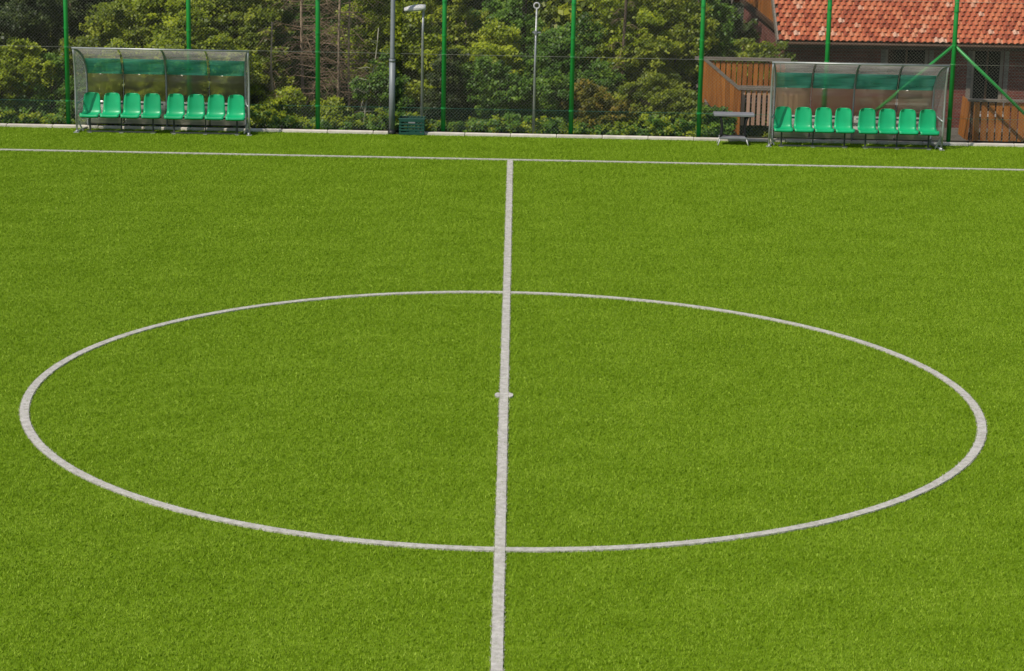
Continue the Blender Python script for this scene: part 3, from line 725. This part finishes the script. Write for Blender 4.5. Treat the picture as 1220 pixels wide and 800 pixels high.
for j in range(nrow):
    for i in range(ncol):
        u = -OV + (i+0.5+0.5*(j % 2))*TW; p = rp(u, j*TE-0.03, 0.03)
        mt = Matrix.Translation(p) @ rot_slope @ Matrix.Rotation(R(rnd.uniform(-1.6, 1.6)), 4, 'Z') @ Matrix.Rotation(R(rnd.uniform(-1.2, 1.2)), 4, 'X')
        if made < 294 and i < 46 and j < 7:
            o = bpy.data.objects.new('roof_tile', tilem); C.objects.link(o); o.parent = roof; o.matrix_local = mt; made += 1
        else: rest.add([mt @ Vector(v) for v in tv], tf)
ro_ = rest.build('roof_tiles', M_['tile'], roof); tag(ro_, kind='stuff')
MB().box((HL/2, -OE+0.03, EZ-OE*math.tan(SL)+0.055), (HL+2*OV, 0.03, 0.16)).build('fascia', M_['brownwood'], roof)
MB().tube([(-OV, -OE-0.03, EZ-OE*math.tan(SL)+0.09), (HL+OV, -OE-0.03, EZ-OE*math.tan(SL)+0.08)], 0.04, 8).build('gutter', M_['brownwood'], roof, True)
MB().box((HL/2, -OE/2, EZ-OE*math.tan(SL)+0.0), (HL+2*OV-0.1, OE, 0.02)).build('soffit', M_['brownwood'], roof)
for fn in (rp, rpb):                                              # barge boards at both verges
    for u in (-OV-0.02, HL+OV+0.02):
        a, b = fn(u, 0.0), fn(u, SLEN); off = Vector((0, 0, -0.05))
        MB().bar(a+off, b+off, 0.04, 0.20).build('barge_board', M_['oldwood'], roof)
# timber gable, boards one by one
gb_ = []
nb = 42
for i in range(nb):
    y0, y1 = HD*(i+0.03)/nb, HD*(i+0.97)/nb
    f = lambda y: EZ + 0.02 + (min(y, HD-y))*math.tan(SL)
    zb = EZ-0.10
    MB().slab([(-0.03, y1, zb), (-0.03, y0, zb), (-0.03, y0, f(y0)), (-0.03, y1, f(y1))], 0.03).build('gable_board', M_['wood'], house)
MB().box((-0.06, HD/2, EZ-0.14), (0.09, HD, 0.12)).build('gable_beam', M_['brownwood'], house)
# chimney-less ridge
for i in range(int((HL+2*OV)/0.35)):
    a = rp(-OV+0.35*i, SLEN); MB().tube([(a.x, HD/2, a.z+0.0), (a.x+0.37, HD/2, a.z+0.012)], [0.10, 0.115], 8).build('ridge_tile', M_['tile'], roof)

# ------------------------------------------------------------------ trees and shrubs
nr_ = np.random.RandomState(11)
def unit(n):
    v = nr_.normal(size=(n, 3)); return v/np.linalg.norm(v, axis=1, keepdims=True)
def leaves(cent, cl_r, per, size, tone, droop=0.0):
    """cent (k,3) clump centres with outward dirs -> leaf quads"""
    k = len(cent); n = k*per; idx = np.repeat(np.arange(k), per)
    P = cent[idx] + unit(n)*(cl_r[idx]*nr_.rand(n)**0.55)[:, None]*np.array([1, 1, 0.62])
    N = unit(n)*0.58 + np.array([-0.32, -0.42, 0.66]); N /= np.linalg.norm(N, axis=1, keepdims=True)
    T = unit(n); T[:, 2] -= droop; T -= N*(T*N).sum(1, keepdims=True); T /= np.linalg.norm(T, axis=1, keepdims=True)
    B = np.cross(N, T); Ls = size*(0.55+0.9*nr_.rand(n))[:, None]; Ws = Ls*(0.30+0.12*nr_.rand(n)[:, None])
    base = P - T*Ls*0.5; tip = P + T*Ls*0.5 - N*Ls*0.12; mid = P + T*Ls*0.05
    V = np.stack([base, mid-B*Ws+N*Ws*0.25, tip, mid+B*Ws+N*Ws*0.25], 1).reshape(-1, 3)
    F = np.arange(4*n).reshape(n, 4)
    tn = np.clip(tone[idx] + nr_.normal(0, 0.06, n), 0, 1)
    return V, F, np.repeat(tn, 4)
def crown_clumps(lobes, n):
    vol = np.array([l[3]*l[4]*l[5] for l in lobes])**0.67; cnt = np.maximum(4, (n*vol/vol.sum()).astype(int))
    out = []
    for l, c in zip(lobes, cnt):
        u = unit(c); rr = (0.35+0.65*nr_.rand(c))**0.5
        out.append(np.array(l[:3]) + u*rr[:, None]*np.array(l[3:6]))
    return np.concatenate(out)
def plant(name, label, cat, x, y, h, w, kind, n_cl, per, leaf, group, clump=0.22, trunk_h=0.25, nl=7, low=0.1, d=None, stems=None):
    z0 = terrain_z(x, y)
    root = empty(name, (x, y, z0)); tag(root, label, cat, group)
    d = d or w
    lobes = []
    for i in range(nl):
        t = (i+0.5)/nl; zc = h*(low + (1-low)*(0.12+0.80*t)); a = nr_.rand()*6.28
        taper = math.sin(math.pi*(0.18+0.66*t))
        rr = 0.48*taper*nr_.rand()**0.5
        lobes.append((w*rr*math.cos(a), d*rr*math.sin(a), zc, w*0.36*taper*(0.75+0.5*nr_.rand())+0.1, d*0.36*taper*(0.75+0.5*nr_.rand())+0.1, h*(1-low)*0.9/nl*(0.9+0.8*nr_.rand())+0.12))
    cent = crown_clumps(lobes, n_cl); k = len(cent)
    cent[:, 2] = np.maximum(cent[:, 2], 0.12)
    cr_ = clump*(0.55+0.9*nr_.rand(k)); tone = np.clip(nr_.normal(0.5, 0.30, k), 0, 1)
    V, F, tn = leaves(cent, cr_, per, leaf, tone, 0.3)
    V[:, 2] = np.maximum(V[:, 2], 0.01)
    raw_mesh('crown', V, F, LEAF[kind], root, tn)
    tr = MB(); r0 = 0.018*h+0.012
    ns = stems or 1
    for s_ in range(ns):
        ox, oy = (nr_.normal(0, 0.12, 2) if ns > 1 else (0, 0)); lean = nr_.normal(0, 0.05*h, 2)
        pts = [(ox*0.4, oy*0.4, -0.15)] + [(ox+lean[0]*t+0.03*math.sin(5*t+s_), oy+lean[1]*t, h*0.8*t) for t in (0.2, 0.45, 0.7, 1.0)]
        tr.tube(pts, [r0*1.2/ns**.5, r0/ns**.5, r0*0.75/ns**.5, r0*0.5/ns**.5, r0*0.2/ns**.5], 7)
        for q in range(9):
            c = cent[nr_.randint(k)]; t = min(0.95, max(0.12, (c[2]/(h*0.8))*0.7)); sx_, sy_ = ox+lean[0]*t, oy+lean[1]*t
            tr.tube([(sx_, sy_, h*0.8*t), ((sx_+c[0])/2, (sy_+c[1])/2, (h*0.8*t+c[2])/2+0.05), tuple(c)], [r0*0.42/ns**.5, r0*0.28/ns**.5, r0*0.1], 5)
    tr.build('trunk', M_['bark'], root, True)
    return root

def ground_cover():
    V, F, T = [], [], []; n0 = 0
    for kd, x0, x1, k in (('green', -16, 4.6, 640), ('yellow', -16, 4.4, 420)):
        xs_ = x0+(x1-x0)*nr_.rand(k); ys_ = 21.98+0.75*nr_.rand(k); hs = (0.10+0.42*nr_.rand(k)**1.6)*(0.55+0.6*(0.5+0.5*np.sin(xs_*2.1+1.0)))
        cent = np.stack([xs_, ys_, -0.06+hs*0.75], 1)
        v, f, t = leaves(cent, 0.07+0.10*nr_.rand(k), 34, 0.07, np.clip(nr_.normal(0.55, 0.2, k), 0, 1), 0.2)
        v[:, 2] = np.maximum(v[:, 2], -0.05); v[:, 1] = np.maximum(v[:, 1], 21.80)
        yield kd, v, f, t
G1 = 'shrubs growing against the fence'; G2 = 'trees behind the fence'; G3 = 'dark forest trees behind'
# shrubs directly behind the fence: x, y, height, width, leaf kind, label
SHRUBS = [
 (-13.2, 23.0, 1.9, 1.7, 'yellow', 'yellow green leafy shrub furthest along the fence from the timber stair'),
 (-11.4, 22.95, 1.75, 1.7, 'yellow', 'bright yellow green shrub spilling against the fence mesh by the tree hedge dugout'),
 (-10.15, 22.9, 1.25, 1.25, 'green', 'low fresh green shrub at the fence foot beside the dugout post'),
 (-9.0, 23.2, 1.7, 1.4, 'yellow', 'yellow green shrub seen through the side panel of the hedge dugout'),
 (-7.6, 23.2, 1.75, 1.6, 'yellow', 'yellow green shrub behind the seats of the hedge dugout'),
 (-6.2, 23.2, 1.8, 1.5, 'yellow', 'yellow green shrub behind the far end of the hedge dugout'),
 (-4.95, 22.95, 0.75, 0.9, 'yellow', 'small yellow shrub among dead branches beside the hedge dugout'),
 (-4.0, 22.95, 0.55, 0.8, 'yellow', 'tiny yellow shrub at the foot of the dead trunks'),
 (-2.75, 23.1, 1.5, 0.9, 'green', 'green shrub directly behind the thick grey pole'),
 (-1.35, 23.1, 1.55, 1.3, 'dark', 'dark green shrub behind the plastic crate'),
 (-0.35, 23.05, 1.5, 1.2, 'green', 'green shrub between the street lamp and ringed pole'),
 (0.9, 23.1, 1.3, 1.2, 'green', 'green shrub at the base of the ringed pole'),
 (1.95, 23.05, 1.05, 1.2, 'rust', 'olive shrub with rusty leaf tips along the fence foot'),
 (3.0, 23.05, 1.15, 1.3, 'olive', 'olive shrub along the fence near the timber stair'),
 (3.85, 23.0, 0.8, 0.9, 'olive', 'low olive shrub at the green post beside the timber stair'),
 (4.6, 22.75, 0.55, 0.7, 'green', 'small green shrub under the timber stair behind the table'),
]
for (x, y, h, w, kd, lb) in SHRUBS:
    plant('shrub', lb, 'shrub', x, y, h, w, kd, int(55+90*h*w), 72, 0.064, G1, clump=0.15, nl=6, low=0.05, d=min(w, 1.05), stems=4)
TREES = [
 (-13.4, 24.6, 2.9, 2.0, 'yellow', 'yellow green bushy tree at the far end of the hedge'),
 (-11.5, 26.0, 4.0, 2.0, 'dark', 'dark green tree standing clear of the hedge dugout'),
 (-10.3, 26.6, 4.6, 2.0, 'dark', 'dark leafed tree behind the bright yellow shrub'),
 (-9.2, 24.6, 2.9, 1.8, 'olive', 'olive bushy tree above the outer end of the hedge dugout'),
 (-8.2, 25.6, 4.1, 2.2, 'yellow', 'yellow green tree above the roof of the hedge dugout'),
 (-7.2, 24.5, 3.0, 1.8, 'yellow', 'bright bushy tree above the middle of the hedge dugout'),
 (-6.4, 25.7, 4.2, 2.0, 'olive', 'olive tree behind the bright bushy one over the hedge dugout'),
 (-5.9, 24.7, 2.9, 1.1, 'olive', 'narrow olive tree between the hedge dugout and broken stem'),
 (-5.0, 27.0, 5.0, 2.0, 'green', 'green tree behind the dead brown trunks'),
 (-3.1, 25.3, 3.7, 1.5, 'yellow', 'yellow green tree behind the pale leaning stem'),
 (-2.2, 24.5, 2.9, 1.4, 'yellow', 'yellow green tree behind the thick grey pole and street lamp'),
 (-1.2, 25.5, 4.0, 1.9, 'olive', 'olive green tree between the street lamp and green post'),
 (-0.4, 24.5, 2.7, 1.5, 'yellow', 'yellow green bushy tree before the ringed pole'),
 (0.3, 26.2, 4.6, 2.0, 'green', 'green tree directly behind the ringed pole'),
 (1.3, 24.6, 2.8, 1.6, 'green', 'green bushy tree at the green post next to the ringed pole'),
 (2.1, 25.4, 4.0, 2.2, 'yellow', 'broad yellow green tree backing the rusty leaved shrub'),
 (3.3, 24.5, 2.4, 1.5, 'olive', 'olive bushy tree beside the timber stair'),
 (3.7, 26.2, 4.4, 2.0, 'olive', 'taller olive tree rising behind the timber stair'),
 (4.45, 26.9, 4.3, 1.6, 'green', 'fresh green tree between timber stair and house gable'),
 (5.7, 28.6, 2.85, 1.3, 'green', 'green tree against the timber gable wall of the house'),
 (5.75, 25.9, 2.95, 1.15, 'olive', 'small olive tree hiding the house corner'),
]
for (x, y, h, w, kd, lb) in TREES:
    plant('leafy_tree', lb, 'tree', x, y, h, w, kd, int(120+38*h*w), 90, 0.072, G2, clump=0.20, nl=9, low=0.06)
FOREST = ['beyond the far yellow green tree', 'behind the tall tree clear of the hedge dugout', 'filling the gap behind the dark leafed tree', 'behind the olive tree over the hedge dugout', 'over the roof of the hedge dugout', 'at the back of the bright bushy tree', 'behind the narrow olive tree and broken stem', 'closing the view behind the dead brown trunks', 'behind the pale leaning stem', 'behind the thick grey pole', 'behind the street lamp', 'deep behind the ringed pole', 'behind the broad yellow green tree', 'behind the timber stair', 'at the rear of the brick house gable']
for i, lb in enumerate(FOREST):
    x = -16 + 1.5*i + nr_.normal(0, 0.25); y = 29.3 + (i % 3)*1.4 + nr_.rand()
    if x > 4.0: y = 37.5 + nr_.rand()*2
    plant('forest_tree', 'dark forest tree ' + lb, 'tree', x, y, 7.0+nr_.rand(), 3.0, 'dark' if i % 3 else 'olive', 210, 60, 0.17, G3, clump=0.42, nl=10, low=0.02)

for kd, v, f, t in ground_cover():
    o = raw_mesh('ground_cover', v, f, LEAF[kd], None, t)
    tag(o, {'green': 'low green leafy weeds along the foot of the fence', 'yellow': 'low yellow green weeds along the foot of the fence'}[kd], 'weeds', kind='stuff')

# dead conifers and bare stems
def dead_tree(label, x, y, h, lean, r0, twigs, mat, tw_len, zmin=0.3):
    z0 = terrain_z(x, y); root = empty('dead_tree', (x, y, z0)); tag(root, label, 'dead tree', 'dead trees among the hedge')
    m = MB(); f = lambda t: Vector((lean*t + 0.025*math.sin(7*t+x), 0.02*math.sin(5*t), h*t))
    m.tube([f(t) + Vector((0, 0, -0.1 if t == 0 else 0)) for t in np.linspace(0, 1, 9)], [r0*(1-0.6*t) for t in np.linspace(0, 1, 9)], 8)
    m.build('trunk', M_[mat], root, True)
    b = MB()
    for i in range(twigs):
        t = zmin/h + (1-zmin/h)*nr_.rand(); p = f(t); a = nr_.rand()*6.28; L_ = tw_len*(0.4+0.8*nr_.rand())*(1.1-0.3*t)
        d_ = Vector((math.cos(a), math.sin(a), 0)); q = p + d_*L_*0.5 + Vector((0, 0, 0.04)); e = p + d_*L_ + Vector((0, 0, -0.18*L_+nr_.normal(0, .08)))
        b.tube([p, q, e], [0.010, 0.007, 0.003], 4, cap=False)
        for s_ in range(5):
            u = 0.3+0.7*nr_.rand(); s0 = p.lerp(e, u) + Vector((0, 0, 0.03)); dd = Vector((nr_.normal(), nr_.normal(), nr_.normal(-0.35, .5))).normalized()*L_*0.38
            b.tube([s0, s0+dd], [0.0045, 0.002], 3, cap=False)
    tag(b.build('branches', M_['twig'] if mat != 'palebark' else M_['palebark'], root), kind='stuff')
    return root
dead_tree('tall straight dead conifer trunk against a green fence post', -4.36, 23.3, 6.0, 0.0, 0.045, 110, 'deadbark', 0.95)
dead_tree('short broken dead stem beside the hedge dugout', -5.36, 23.3, 2.35, -0.05, 0.038, 26, 'deadbark', 0.55)
dead_tree('slender reddish dead conifer in the middle of the bare patch', -3.93, 23.6, 6.0, 0.10, 0.038, 120, 'deadbark', 0.85)
dead_tree('thinner dead conifer close beside the reddish one', -3.70, 23.9, 6.0, 0.02, 0.030, 100, 'deadbark', 0.8)
dead_tree('pale bare stem leaning in front of the hedge', -3.30, 22.8, 2.25, 0.34, 0.026, 9, 'palebark', 0.5)
dead_tree('dead conifer standing furthest back in the bare patch', -4.9, 25.4, 6.5, 0.0, 0.045, 130, 'deadbark', 1.1)
dead_tree('dark bare trunk rising behind the broad yellow green tree', 2.55, 24.3, 6.0, 0.02, 0.05, 40, 'bark', 0.5, 1.0)
